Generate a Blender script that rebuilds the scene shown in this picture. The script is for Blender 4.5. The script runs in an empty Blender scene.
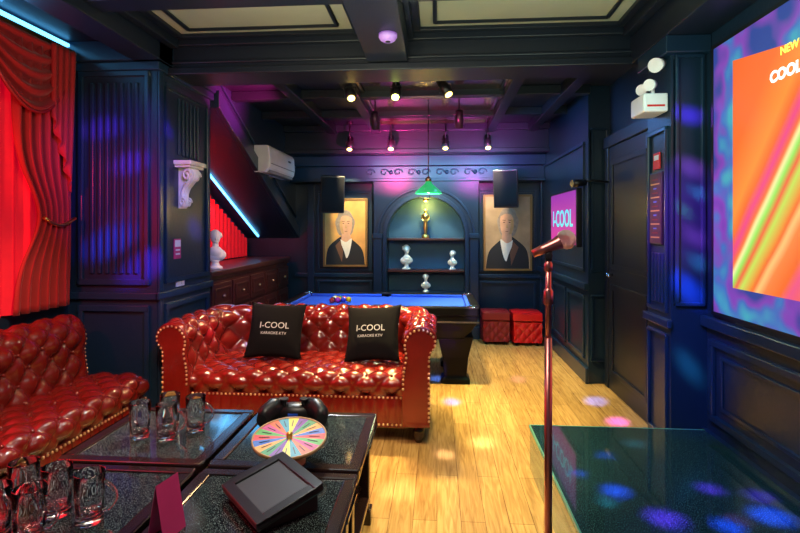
import bpy, math, random
from math import sin, cos, pi, sqrt, radians, atan2
from mathutils import Vector, Matrix
random.seed(4)
S = bpy.context.scene
COL = S.collection
try:
    S.view_settings.view_transform = 'Standard'
    S.view_settings.look = 'None'
except Exception: pass

# ---------------------------------------------------------------- materials
def pm(name, col, rough=.5, metal=0, var=.15, scale=8, bump=0, coat=0, emis=None, es=0, trans=0, spec=.5, sheen=0, alpha=1, bscale=None):
    m = bpy.data.materials.new(name); m.use_nodes = True
    nt = m.node_tree; b = nt.nodes['Principled BSDF']
    tc = nt.nodes.new('ShaderNodeTexCoord')
    nz = nt.nodes.new('ShaderNodeTexNoise'); nz.inputs['Scale'].default_value = scale; nz.inputs['Detail'].default_value = 4
    nt.links.new(tc.outputs['Object'], nz.inputs['Vector'])
    mx = nt.nodes.new('ShaderNodeMix'); mx.data_type = 'RGBA'
    lo = [max(0, c*(1-var)) for c in col]; hi = [min(1, c*(1+var)) for c in col]
    mx.inputs[6].default_value = (*lo, 1); mx.inputs[7].default_value = (*hi, 1)
    nt.links.new(nz.outputs['Fac'], mx.inputs[0]); nt.links.new(mx.outputs[2], b.inputs['Base Color'])
    b.inputs['Roughness'].default_value = rough; b.inputs['Metallic'].default_value = metal
    b.inputs['Coat Weight'].default_value = coat; b.inputs['Coat Roughness'].default_value = .12
    b.inputs['Specular IOR Level'].default_value = spec
    b.inputs['Transmission Weight'].default_value = trans
    b.inputs['Sheen Weight'].default_value = sheen
    b.inputs['Alpha'].default_value = alpha
    if emis: b.inputs['Emission Color'].default_value = (*emis, 1); b.inputs['Emission Strength'].default_value = es
    if bump:
        n2 = nt.nodes.new('ShaderNodeTexNoise'); n2.inputs['Scale'].default_value = bscale or scale*12; n2.inputs['Detail'].default_value = 5
        nt.links.new(tc.outputs['Object'], n2.inputs['Vector'])
        bp = nt.nodes.new('ShaderNodeBump'); bp.inputs['Strength'].default_value = bump; bp.inputs['Distance'].default_value = .01
        nt.links.new(n2.outputs['Fac'], bp.inputs['Height']); nt.links.new(bp.outputs[0], b.inputs['Normal'])
    return m

M = {}
M['navy'] = pm('navy_paint', (.007, .023, .046), .34, bump=.1, scale=3)
M['navy2'] = pm('navy_trim_paint', (.008, .027, .056), .28, scale=5)
M['navyc'] = pm('navy_ceiling_paint', (.006, .011, .022), .4, scale=3)
M['niche'] = pm('niche_blue', (.02, .085, .16), .6)
M['plaster'] = pm('olive_plaster', (.32, .35, .26), .6, scale=2, bump=.1)
M['leather'] = pm('oxblood_leather', (.16, .008, .005), .22, coat=.5, scale=6, bump=.15, var=.4)
M['leatherd'] = pm('dark_oxblood_leather', (.12, .007, .005), .24, coat=.4, scale=6, bump=.15, var=.35)
M['brass'] = pm('aged_brass', (.75, .5, .28), .3, 1)
M['gold'] = pm('gold', (.9, .6, .15), .3, 1)
M['black'] = pm('black_plastic', (.010, .010, .012), .35)
M['blackt'] = pm('black_lacquer', (.003, .003, .004), .45, spec=.12)
M['blackf'] = pm('black_plush', (.005, .005, .007), .9, spec=.15, bump=.8, scale=30)
M['darkwood'] = pm('dark_stained_wood', (.022, .010, .009), .20, coat=.3, scale=5, var=.4)
M['redwood'] = pm('reddish_wood', (.055, .012, .010), .33, scale=5, var=.4)
M['frame'] = pm('dull_gilt_wood', (.30, .17, .06), .4, .5)
M['chrome'] = pm('chrome', (.75, .75, .78), .12, 1)
M['white'] = pm('white_plastic', (.75, .76, .78), .35)
M['ivory'] = pm('ivory_plaster', (.80, .76, .66), .5)
M['felt'] = pm('blue_billiard_cloth', (.012, .10, .68), .85, scale=60, bump=.1)
M['glass'] = pm('clear_glass', (1, 1, 1), .0, trans=1, var=0)
M['greenglass'] = pm('green_glass', (.02, .35, .12), .15, emis=(.05, .8, .25), es=.5)
M['redc'] = pm('red_velvet', (.26, .002, .004), .75, sheen=.15, scale=12, bump=.2)
M['sheer'] = pm('red_sheer_painted_backlight', (.60, .008, .012), .8, emis=(1, .004, .04), es=.28, scale=15)  # emission paints in light coming through the cloth
M['sheer2'] = pm('red_pleated_cloth', (.65, .008, .012), .8, emis=(1, .004, .03), es=.14, scale=15)  # slight glow put into the cloth colour, the curtain is no lamp
M['redott'] = pm('bright_red_leatherette', (.65, .005, .008), .35, coat=.2)
M['maroon'] = pm('maroon_leatherette', (.22, .008, .012), .4)
M['pink'] = pm('pink_card', (.55, .03, .16), .5)
M['wood'] = pm('light_wood', (.50, .29, .12), .45, scale=14, var=.3)
M['led'] = pm('cyan_led', (.2, .6, 1), .5, emis=(.1, .5, 1), es=5)
M['lampw'] = pm('warm_lamp_face', (1, .8, .4), .5, emis=(1, .72, .15), es=9)
M['lampg'] = pm('yellow_green_lamp_face', (.9, 1, .4), .5, emis=(.85, 1, .2), es=12)
M['bulb'] = pm('bulb_glow', (1, 1, .8), .5, emis=(.9, 1, .6), es=12)
M['copper'] = pm('rose_lacquered_metal', (.55, .20, .19), .28, .9)
M['redsign'] = pm('red_sign', (.6, .02, .02), .5)
M['redprint'] = pm('dim_red_print', (.14, .01, .01), .6)
M['txtw'] = pm('pale_grey_lettering', (.48, .50, .53), .6, emis=(.8, .8, .85), es=.02, var=0)
M['txts'] = pm('glowing_white_lettering', (.9, .9, .9), .6, emis=(1, 1, 1), es=.9, var=0)
M['txtt'] = pm('teal_lettering', (.1, .5, .5), .6, emis=(.12, .8, .75), es=.8, var=0)
M['txty'] = pm('yellow_lettering', (1, .8, .1), .6, emis=(1, .75, .1), es=1.0, var=0)
M['txtd'] = pm('dim_amber_print', (.3, .2, .05), .6, emis=(.8, .5, .1), es=.2)
M['txtb'] = pm('dim_blue_print', (.05, .1, .3), .6, emis=(.1, .3, .8), es=.2)
M['violet'] = pm('plastic_painted_violet_light', (.4, .25, .65), .4, emis=(.35, .08, .75), es=.3)
M['gran'] = pm('speckled_black_granite', (.012, .015, .018), .08, scale=90, coat=.4)
M['scr'] = pm('dark_grey_display', (.04, .044, .05), .45)

def speckle(m, base, sp, scale=220, lo=.66):
    nt = m.node_tree; b = nt.nodes['Principled BSDF']
    tc = nt.nodes.new('ShaderNodeTexCoord'); v = nt.nodes.new('ShaderNodeTexNoise'); v.inputs['Scale'].default_value = scale; v.inputs['Detail'].default_value = 2
    r = nt.nodes.new('ShaderNodeValToRGB'); r.color_ramp.elements[0].position = lo; r.color_ramp.elements[0].color = (*base, 1)
    r.color_ramp.elements[1].position = lo+.08; r.color_ramp.elements[1].color = (*sp, 1)
    nt.links.new(tc.outputs['Object'], v.inputs['Vector']); nt.links.new(v.outputs['Fac'], r.inputs[0]); nt.links.new(r.outputs[0], b.inputs['Base Color'])
speckle(M['gran'], (.006, .010, .012), (.20, .26, .24), 300, .565)
M['plat'] = pm('polished_dark_stone', (.02, .05, .055), .04, coat=.5)
speckle(M['plat'], (.006, .028, .034), (.07, .17, .16), 240, .57)

def floor_mat():
    m = bpy.data.materials.new('oak_planks'); m.use_nodes = True; nt = m.node_tree; b = nt.nodes['Principled BSDF']; L = nt.links.new
    tc = nt.nodes.new('ShaderNodeTexCoord'); mp = nt.nodes.new('ShaderNodeMapping'); mp.inputs['Rotation'].default_value = (0, 0, pi/2)
    L(tc.outputs['Object'], mp.inputs[0])
    br = nt.nodes.new('ShaderNodeTexBrick'); br.inputs['Scale'].default_value = 1; br.inputs['Brick Width'].default_value = 1.2; br.inputs['Row Height'].default_value = .115
    br.inputs['Mortar Size'].default_value = .0016; br.inputs['Color1'].default_value = (.49, .32, .115, 1); br.inputs['Color2'].default_value = (.40, .25, .085, 1); br.inputs['Mortar'].default_value = (.18, .10, .035, 1)
    br.offset = .37
    L(mp.outputs[0], br.inputs['Vector'])
    mp2 = nt.nodes.new('ShaderNodeMapping'); mp2.inputs['Scale'].default_value = (28, 2.2, 1); L(tc.outputs['Object'], mp2.inputs[0])
    nz = nt.nodes.new('ShaderNodeTexNoise'); nz.inputs['Scale'].default_value = 1.6; nz.inputs['Detail'].default_value = 7; nz.inputs['Distortion'].default_value = 1.2; L(mp2.outputs[0], nz.inputs[0])
    r = nt.nodes.new('ShaderNodeValToRGB'); r.color_ramp.elements[0].position = .33; r.color_ramp.elements[0].color = (.62, .54, .44, 1); r.color_ramp.elements[1].position = .62; r.color_ramp.elements[1].color = (1.08, 1.05, 1.0, 1)
    L(nz.outputs['Fac'], r.inputs[0])
    mx = nt.nodes.new('ShaderNodeMix'); mx.data_type = 'RGBA'; mx.blend_type = 'MULTIPLY'; mx.inputs[0].default_value = .85
    L(br.outputs['Color'], mx.inputs[6]); L(r.outputs[0], mx.inputs[7]); L(mx.outputs[2], b.inputs['Base Color'])
    b.inputs['Roughness'].default_value = .24
    bp = nt.nodes.new('ShaderNodeBump'); bp.inputs['Strength'].default_value = .12; bp.inputs['Distance'].default_value = .005; L(nz.outputs['Fac'], bp.inputs['Height']); L(bp.outputs[0], b.inputs['Normal'])
    return m
M['floor'] = floor_mat()

# ---------------------------------------------------------------- mesh builder
class MB:
    def __init__(s): s.v = []; s.f = []; s.m = []; s.s = []
    def add(s, vs, fs, m=0, sm=False):
        o = len(s.v); s.v += [tuple(v) for v in vs]
        for f in fs: s.f.append([i+o for i in f]); s.m.append(m); s.s.append(sm)
        return s
    def box(s, x0, x1, y0, y1, z0, z1, m=0):
        return s.add([(x, y, z) for z in (z0, z1) for y in (y0, y1) for x in (x0, x1)],
                     [(0, 2, 3, 1), (4, 5, 7, 6), (0, 1, 5, 4), (2, 6, 7, 3), (0, 4, 6, 2), (1, 3, 7, 5)], m)
    def prism(s, poly, ax, a0, a1, m=0, sm=False):
        def P(p, a): return (a, p[0], p[1]) if ax == 'x' else ((p[0], a, p[1]) if ax == 'y' else (p[0], p[1], a))
        n = len(poly); vs = [P(p, a0) for p in poly]+[P(p, a1) for p in poly]
        s.add(vs, [list(range(n)), list(range(2*n-1, n-1, -1))], m)
        s.add(vs, [(i, i+n, (i+1) % n+n, (i+1) % n) for i in range(n)], m, sm); return s
    def cyl(s, p0, p1, r0, r1=None, n=16, m=0, sm=True, cap=True):
        r1 = r0 if r1 is None else r1
        p0 = Vector(p0); p1 = Vector(p1); d = (p1-p0).normalized()
        a = d.orthogonal().normalized(); b = d.cross(a)
        vs = [p0+(a*cos(2*pi*i/n)+b*sin(2*pi*i/n))*r0 for i in range(n)]+[p1+(a*cos(2*pi*i/n)+b*sin(2*pi*i/n))*r1 for i in range(n)]
        s.add(vs, [(i, (i+1) % n, (i+1) % n+n, i+n) for i in range(n)], m, sm)
        if cap: s.add(vs, [list(range(n-1, -1, -1)), list(range(n, 2*n))], m)
        return s
    def lathe(s, prof, c=(0, 0, 0), n=24, m=0, sm=True, flute=0, fn=8, M4=None):
        vs = []
        for r, z in prof:
            for i in range(n):
                a = 2*pi*i/n; rr = r*(1+flute*cos(fn*a)); v = Vector((rr*cos(a), rr*sin(a), z))
                if M4: v = M4 @ v
                vs.append((v[0]+c[0], v[1]+c[1], v[2]+c[2]))
        return s.add(vs, [(j*n+i, j*n+(i+1) % n, (j+1)*n+(i+1) % n, (j+1)*n+i) for j in range(len(prof)-1) for i in range(n)], m, sm)
    def sph(s, c, r, n=14, k=9, m=0):
        if not hasattr(r, '__len__'): r = (r, r, r)
        vs = []
        for j in range(k+1):
            t = pi*j/k
            for i in range(n):
                a = 2*pi*i/n; vs.append((c[0]+r[0]*sin(t)*cos(a), c[1]+r[1]*sin(t)*sin(a), c[2]+r[2]*cos(t)))
        return s.add(vs, [(j*n+i, (j+1)*n+i, (j+1)*n+(i+1) % n, j*n+(i+1) % n) for j in range(k) for i in range(n)], m, True)
    def tube(s, pts, r, n=8, m=0, closed=False):
        pts = [Vector(p) for p in pts]; N = len(pts); vs = []; up = None
        for i, p in enumerate(pts):
            d = (pts[(i+1) % N]-pts[i-1]) if closed else (pts[min(i+1, N-1)]-pts[max(i-1, 0)])
            d.normalize()
            if up is None: up = d.orthogonal().normalized()
            up = (up-d*up.dot(d)).normalized(); b = d.cross(up)
            rr = r[i] if hasattr(r, '__len__') else r
            vs += [p+(up*cos(2*pi*k/n)+b*sin(2*pi*k/n))*rr for k in range(n)]
        fs = [(i*n+k, i*n+(k+1) % n, ((i+1) % N)*n+(k+1) % n, ((i+1) % N)*n+k) for i in range(N if closed else N-1) for k in range(n)]
        s.add(vs, fs, m, True)
        if not closed: s.add(vs, [list(range(n-1, -1, -1)), [(N-1)*n+k for k in range(n)]], m)
        return s
    def grid(s, fn, nu, nv, m=0, sm=True):
        vs = [fn(i/nu, j/nv) for j in range(nv+1) for i in range(nu+1)]
        return s.add(vs, [(j*(nu+1)+i, j*(nu+1)+i+1, (j+1)*(nu+1)+i+1, (j+1)*(nu+1)+i) for j in range(nv) for i in range(nu)], m, sm)
    def frame(s, ax, c, d, a0, a1, z0, z1, w=.03, t=.02, m=0):
        for (b0, b1, y0, y1) in ((a0, a1, z0, z0+w), (a0, a1, z1-w, z1), (a0, a0+w, z0+w, z1-w), (a1-w, a1, z0+w, z1-w)):
            lo, hi = min(c, c+d*t), max(c, c+d*t)
            if ax == 'x': s.box(lo, hi, b0, b1, y0, y1, m)
            elif ax == 'y': s.box(b0, b1, lo, hi, y0, y1, m)
            else: s.box(b0, b1, y0, y1, lo, hi, m)
        return s
    def obj(s, name, mats, parent=None, bevel=0, loc=None, rot=None, origin=True, seg=2, solid=0, fixn=True):
        vs = s.v; off = Vector((0, 0, 0))
        if parent is None and loc is None and origin:
            xs = [v[0] for v in vs]; ys = [v[1] for v in vs]; zs = [v[2] for v in vs]
            off = Vector(((min(xs)+max(xs))/2, (min(ys)+max(ys))/2, min(zs)))
            vs = [(v[0]-off[0], v[1]-off[1], v[2]-off[2]) for v in vs]
        me = bpy.data.meshes.new(name); me.from_pydata(vs, [], s.f)
        for i, p in enumerate(me.polygons): p.material_index = s.m[i]; p.use_smooth = s.s[i]
        for m in (mats if isinstance(mats, (list, tuple)) else [mats]): me.materials.append(M[m] if isinstance(m, str) else m)
        if fixn:
            import bmesh
            bm = bmesh.new(); bm.from_mesh(me); bmesh.ops.remove_doubles(bm, verts=bm.verts, dist=1e-6)
            bmesh.ops.recalc_face_normals(bm, faces=bm.faces); bm.to_mesh(me); bm.free()
        me.update()
        o = bpy.data.objects.new(name, me); COL.objects.link(o)
        o.location = loc if loc is not None else off
        if rot: o.rotation_euler = rot
        if parent: o.parent = parent
        if solid:
            md = o.modifiers.new('solid', 'SOLIDIFY'); md.thickness = solid
        if bevel:
            md = o.modifiers.new('bevel', 'BEVEL'); md.width = bevel; md.segments = seg; md.limit_method = 'ANGLE'; md.angle_limit = radians(40)
        return o

def tag(o, label, cat, group=None):
    o['label'] = label; o['category'] = cat
    if group: o['group'] = group
    return o
def empty(name, loc, label, cat, rz=0, group=None, rot=None):
    e = bpy.data.objects.new(name, None); e.empty_display_size = .05; e.location = loc
    e.rotation_euler = rot or (0, 0, rz); COL.objects.link(e); return tag(e, label, cat, group)
def struct(o): o['kind'] = 'structure'; return o
def copy_thing(o, loc, rz=None):
    c = o.copy(); COL.objects.link(c); c.location = loc
    if rz is not None: c.rotation_euler = (o.rotation_euler[0], o.rotation_euler[1], rz)
    for ch in o.children:
        d = ch.copy(); COL.objects.link(d); d.parent = c
    return c
def text(body, size, mat, parent, loc, rot=(pi/2, 0, 0), name='lettering', warp=None, ext=.0008, bold=0):
    cu = bpy.data.curves.new('t', 'FONT'); cu.body = body; cu.size = size; cu.align_x = 'CENTER'; cu.align_y = 'CENTER'; cu.extrude = ext; cu.offset = bold
    if warp: cu.resolution_u = 3
    t = bpy.data.objects.new('t', cu); COL.objects.link(t)
    bpy.context.view_layer.update(); dg = bpy.context.evaluated_depsgraph_get()
    me = bpy.data.meshes.new_from_object(t.evaluated_get(dg)); bpy.data.objects.remove(t)
    me.materials.clear(); me.materials.append(M[mat])
    if warp:
        for v in me.vertices: v.co = warp(v.co.x, v.co.y, v.co.z)
    o = bpy.data.objects.new(name, me); COL.objects.link(o)
    if not warp: o.location = loc; o.rotation_euler = rot
    if parent: o.parent = parent
    return o
tn = [0]
def trim(mb, mat='navy2', bevel=.006):
    tn[0] += 1; return struct(mb.obj('trim_%d' % tn[0], mat, bevel=bevel))

# ---------------------------------------------------------------- room shell
YB = 6.7
struct(MB().box(-2.7, 1.7, -1.2, 6.85, -.1, 0).obj('floor', 'floor', origin=False))
struct(MB().box(-2.7, 1.7, YB, 6.85, 0, 2.8).obj('wall_back', 'navy'))
struct(MB().box(-2.75, -2.60, -1.2, YB, 0, 2.8).obj('wall_left', 'navy'))
struct(MB().box(-2.60, -1.95, 3.36, 4.18, 0, 2.8).obj('wall_left_column', 'navy'))
struct(MB().box(1.55, 1.7, -1.2, YB, 0, 2.8).obj('wall_right', 'navy'))
struct(MB().box(1.35, 1.55, 3.0, 3.32, 0, 2.75).obj('wall_right_column', 'navy'))
struct(MB().box(1.36, 1.55, 4.62, YB, 0, 2.75).obj('wall_right_far', 'navy'))
struct(MB().prism([(4.18, 2.44), (YB, 1.26), (YB, 2.75), (4.18, 2.75)], 'x', -2.60, -1.92).obj('wall_left_sloped', 'navy'))
# ceiling
c = MB().box(-2.75, 1.7, -1.2, 3.5, 2.78, 2.88).box(-2.75, 1.7, 3.5, 6.85, 2.68, 2.88)
struct(c.obj('ceiling', 'navyc'))
trim(MB().box(-1.95, 1.36, 3.48, 3.82, 2.52, 2.78).box(-1.95, 1.36, 3.44, 3.48, 2.70, 2.77).box(-1.95, 1.36, 3.45, 3.48, 2.50, 2.55).box(-1.95, 1.36, 3.46, 3.48, 2.58, 2.60), 'navyc')
trim(MB().box(-.48, -.20, -1.2, 3.44, 2.55, 2.78).box(-.52, -.48, -1.2, 3.44, 2.70, 2.78).box(-.20, -.16, -1.2, 3.44, 2.70, 2.78), 'navyc')
trim(MB().box(1.30, 1.55, -1.2, 3.48, 2.50, 2.78).box(1.24, 1.30, -1.2, 3.44, 2.68, 2.78), 'navyc')
trim(MB().box(-2.1, -1.9, -1.2, 3.48, 2.56, 2.78).box(-1.9, -1.84, -1.2, 3.44, 2.68, 2.78).box(-2.60, -2.1, -1.2, 3.36, 2.70, 2.78), 'navyc')
trim(MB().box(-1.9, 1.3, 2.55, 2.70, 2.62, 2.78).box(-1.9, 1.3, 1.4, 1.55, 2.62, 2.78), 'navyc')
for (x0, x1) in ((-1.84, -.52), (-.16, 1.24)):
    for (y0, y1) in ((2.7, 3.44), (1.55, 2.55)):
        trim(MB().box(x0+.04, x1-.04, y0+.04, y1-.04, 2.765, 2.782), 'plaster', 0)
        mb = MB().frame('z', 2.775, -1, x0, x1, y0, y1, .05, .035).frame('z', 2.765, -1, x0+.14, x1-.14, y0+.12, y1-.12, .02, .018)
        trim(mb, 'navyc')
# rear ceiling beams
mb = MB()
for x in (-1.3, -.75, .65, 1.15): mb.box(x-.05, x+.05, 3.82, 6.2, 2.58, 2.68)
for y in (4.6, 5.4): mb.box(-1.92, 1.36, y-.05, y+.05, 2.60, 2.68)
trim(mb, 'navyc')
trim(MB().box(-.75, .65, 4.05, 6.0, 2.655, 2.682).frame('z', 2.655, -1, -.70, .60, 4.1, 5.95, .04, .02), 'darkwood')
trim(MB().box(-1.95, 1.36, 6.2, YB, 2.33, 2.68).box(-1.95, 1.36, 6.16, 6.2, 2.33, 2.38).box(-1.95, 1.36, 6.14, 6.2, 2.60, 2.68), 'navyc')

def fluted(mb, ax, c, d, a0, a1, z0, z1, n=7):
    w = (a1-a0)/(2*n)
    for i in range(n):
        a = a0+w*(2*i+.5)
        if ax == 'x': mb.box(min(c, c+d*.015), max(c, c+d*.015), a, a+w, z0, z1)
        else: mb.box(a, a+w, min(c, c+d*.015), max(c, c+d*.015), z0, z1)
mb = MB().frame('y', 3.36, -1, -2.52, -2.0, 1.0, 2.5, .035, .025); fluted(mb, 'y', 3.36, -1, -2.45, -2.07, 1.08, 2.42, 7)
mb.frame('y', 3.36, -1, -2.52, -2.0, .15, .86, .035, .025).box(-2.60, -1.93, 3.33, 3.36, .90, .95); trim(mb)
mb = MB().frame('x', -1.95, 1, 3.44, 4.12, 1.0, 2.45, .035, .025); fluted(mb, 'x', -1.95, 1, 3.62, 3.98, 1.95, 2.38, 6)
mb.frame('x', -1.95, 1, 3.44, 4.12, .15, .86, .035, .025).box(-1.95, -1.92, 3.33, 4.18, .90, .95).box(-1.95, -1.93, 3.36, 3.41, 0, 2.75); trim(mb)
trim(MB().box(-2.60, -1.90, 3.30, 4.2, 2.56, 2.70).box(-2.60, -1.92, 3.33, 4.19, 2.50, 2.56))
# sloped wall trim
sl = (1.26-2.44)/(YB-4.18)
mb = MB()
mb.prism([(4.18, 2.44), (YB-.01, 1.265), (YB-.01, 1.41), (4.18, 2.59)], 'x', -1.92, -1.87)
mb.prism([(4.18, 2.72), (YB-.01, 1.54), (YB-.01, 1.56), (4.18, 2.74)], 'x', -1.92, -1.90)
trim(mb)
mb = MB().prism([(4.2, 2.40), (6.6, 1.28), (6.6, 1.30), (4.2, 2.42)], 'x', -2.42, -2.40)
o = mb.obj('led_strip', 'led'); tag(o, 'glowing cyan strip light along the sloped soffit above curtains', 'light strip')
o = MB().box(-2.57, -2.55, 1.2, 3.34, 2.66, 2.68).obj('led_strip', 'led'); tag(o, 'glowing cyan strip light above the red window drapes', 'light strip')
# right wall: wainscot near
mb = MB().box(1.51, 1.55, -1.2, 3.0, .84, .90)
for y0 in (.3, 1.2, 2.1): mb.frame('x', 1.55, -1, y0+.04, y0+.84, .32, .78, .035, .025).frame('x', 1.55, -1, y0+.13, y0+.75, .40, .70, .02, .012)
trim(mb)
struct(MB().box(1.52, 1.55, -1.2, 3.0, 0, .25).obj('baseboard_right', 'navy2'))
# right column
mb = MB().frame('x', 1.35, -1, 3.03, 3.29, .9, 2.0, .02, .02); fluted(mb, 'x', 1.35, -1, 3.07, 3.25, .95, 1.25, 4)
mb.frame('x', 1.35, -1, 3.03, 3.29, .15, .78, .02, .02).frame('y', 3.0, -1, 1.37, 1.53, .95, 2.4, .02, .02)
mb.box(1.32, 1.35, 2.98, 3.33, .82, .87).box(1.32, 1.35, 2.98, 3.33, 0, .12)
trim(mb)
trim(MB().box(1.30, 1.55, 2.95, 3.36, 2.40, 2.50))
# far right wall
mb = MB().box(1.32, 1.36, 4.60, YB, .84, .90).box(1.33, 1.36, 4.60, YB, 0, .14)
for y0 in (4.72, 5.38, 6.04): mb.frame('x', 1.36, -1, y0, y0+.58, .20, .78, .03, .02)
mb.frame('x', 1.36, -1, 4.72, 6.6, 1.0, 2.2, .03, .02)
mb.frame('y', 4.62, -1, 1.38, 1.53, .2, .8, .02, .02).frame('y', 4.62, -1, 1.38, 1.53, 1.0, 2.3, .02, .02)
trim(mb)
# door (right wall)
mb = MB().box(1.50, 1.55, 3.60, 4.50, 0, 2.1)
mb.frame('x', 1.50, -1, 3.68, 4.42, 1.05, 1.98, .04, .015).frame('x', 1.50, -1, 3.68, 4.42, .15, .92, .04, .015)
d = struct(mb.obj('door_1', 'navyc', bevel=.005))
h = MB().cyl((1.50, 4.40, 1.0), (1.44, 4.40, 1.0), .012).tube([(1.44, 4.40, 1.0), (1.44, 4.36, 1.0), (1.44, 4.28, .995)], .01).obj('door_handle', 'chrome', loc=(0, 0, 0))
h.parent = d; h.matrix_parent_inverse = Matrix.Translation(d.location).inverted()
trim(MB().box(1.49, 1.56, 3.52, 3.60, 0, 2.18).box(1.49, 1.56, 4.50, 4.58, 0, 2.18).box(1.48, 1.56, 3.50, 4.60, 2.10, 2.2), 'navyc')

# back wall: bay w/ arched niche
cx, hw, zs, zb = -.145, .50, 1.30, .57
mb = MB(); N = 24; yf = 6.42
arch = [(cx-hw, zb)]+[(cx-hw*cos(pi*i/N), zs+hw*sin(pi*i/N)) for i in range(N+1)]+[(cx+hw, zb)]
x0, x1, zt = cx-.68, cx+.68, 1.98
outer = []
for (x, z) in arch:
    dx, dz = x-cx, z-zs
    if z <= zs: outer.append((x0 if dx < 0 else x1, z))
    else:
        k = min(.68/abs(dx) if abs(dx) > 1e-6 else 9e9, (zt-zs)/dz if dz > 1e-6 else 9e9); outer.append((cx+dx*k, zs+dz*k))
n = len(arch)
mb.add([(p[0], yf, p[1]) for p in arch]+[(p[0], yf, p[1]) for p in outer], [(i, i+1, i+1+n, i+n) for i in range(n-1)])
mb.add([(p[0], yf, p[1]) for p in arch]+[(p[0], YB, p[1]) for p in arch], [(i, i+1, i+1+n, i+n) for i in range(n-1)])
mb.box(x0, x1, yf, YB, 0, zb).box(x0, x0+.01, yf, YB, zb, zt).box(x1-.01, x1, yf, YB, zb, zt).box(x0, x1, yf, YB, zt, zt+.02)
struct(mb.obj('wall_back_bay', 'navy', origin=False, fixn=True))
struct(MB().box(cx-hw, cx+hw, YB-.02, YB-.005, zb, zs+hw).obj('wall_back_niche', 'niche'))
mb = MB()
def ring(r0, r1, t):
    vs = []
    for i in range(N+1):
        a = pi*i/N
        for (r, y) in ((r0, yf), (r0, yf-t), (r1, yf-t), (r1, yf)): vs.append((cx-r*cos(a), y, zs+r*sin(a)))
    mb.add(vs, [(i*4+k, i*4+(k+1) % 4, i*4+4+(k+1) % 4, i*4+4+k) for i in range(N) for k in range(4)], 0)
ring(hw, hw+.05, .04); ring(hw+.10, hw+.13, .025)
for sx in (-1, 1):
    a, b = sorted((cx+sx*hw, cx+sx*(hw+.05))); mb.box(a, b, yf-.04, yf, zb, zs)
    a, b = sorted((cx+sx*(hw+.06), cx+sx*(hw+.17))); mb.box(a, b, yf-.05, yf, .15, zs-.0); mb.box(a-.01, b+.01, yf-.07, yf, zs-.03, zs+.03); mb.box(a-.01, b+.01, yf-.07, yf, .0, .15)
mb.prism([(cx-.05, zs+hw-.02), (cx+.05, zs+hw-.02), (cx+.075, zs+hw+.14), (cx-.075, zs+hw+.14)], 'y', yf-.07, yf)
mb.box(cx-.55, cx+.55, yf-.03, yf, zb-.05, zb)
trim(mb)
mb = MB()
for (a, b) in ((-1.62, -.87), (.56, 1.30)):
    mb.frame('y', YB, -1, a, b, .82, 1.90, .03, .025).frame('y', YB, -1, a, b, .15, .70, .03, .025)
mb.box(-1.92, -.83, YB-.04, YB, .74, .79).box(.54, 1.36, YB-.04, YB, .74, .79)
mb.box(-1.92, -.83, YB-.02, YB, 0, .12).box(.54, 1.36, YB-.02, YB, 0, .12)
mb.box(-1.75, -1.66, YB-.05, YB, 0, 2.0).box(-1.92, 1.36, yf-.02, YB, 2.0, 2.04).box(-1.92, 1.36, yf-.04, YB, 2.20, 2.33)
mb.box(-1.92, 1.36, yf+.03, YB, 2.04, 2.20)
trim(mb)
mb = MB()
for i in range(9):
    x = cx-.72+i*.18
    mb.tube([(x+.06*cos(a)*(1-a/9), yf+.02, 2.12+.05*sin(a)*(1-a/9)) for a in [k*.5 for k in range(14)]], .009, 6)
    if i % 2: mb.sph((x+.09, yf+.02, 2.12), (.025, .02, .03), 8, 6)
trim(mb, 'navy2', 0)
for z in (.86, 1.27):
    tag(MB().box(cx-hw+.005, cx+hw-.005, 6.46, YB-.022, z-.03, z).obj('wall_shelf', 'redwood', bevel=.004), 'dark wooden shelf board fitted inside the arched niche', 'shelf', 'boards in the arched niche')
E = empty('niche_downlight', (cx, 6.56, 1.755), 'small round warm downlight at the top of arched niche', 'light')
MB().lathe([(0, .03), (.035, .03), (.035, .0), (.028, -.004), (.028, .0), (0, 0)], n=20).obj('fitting', 'brass', E)
MB().lathe([(0, -.002), (.026, -.002), (.02, -.010), (0, -.012)], n=20).obj('lens', 'lampw', E)

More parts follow.
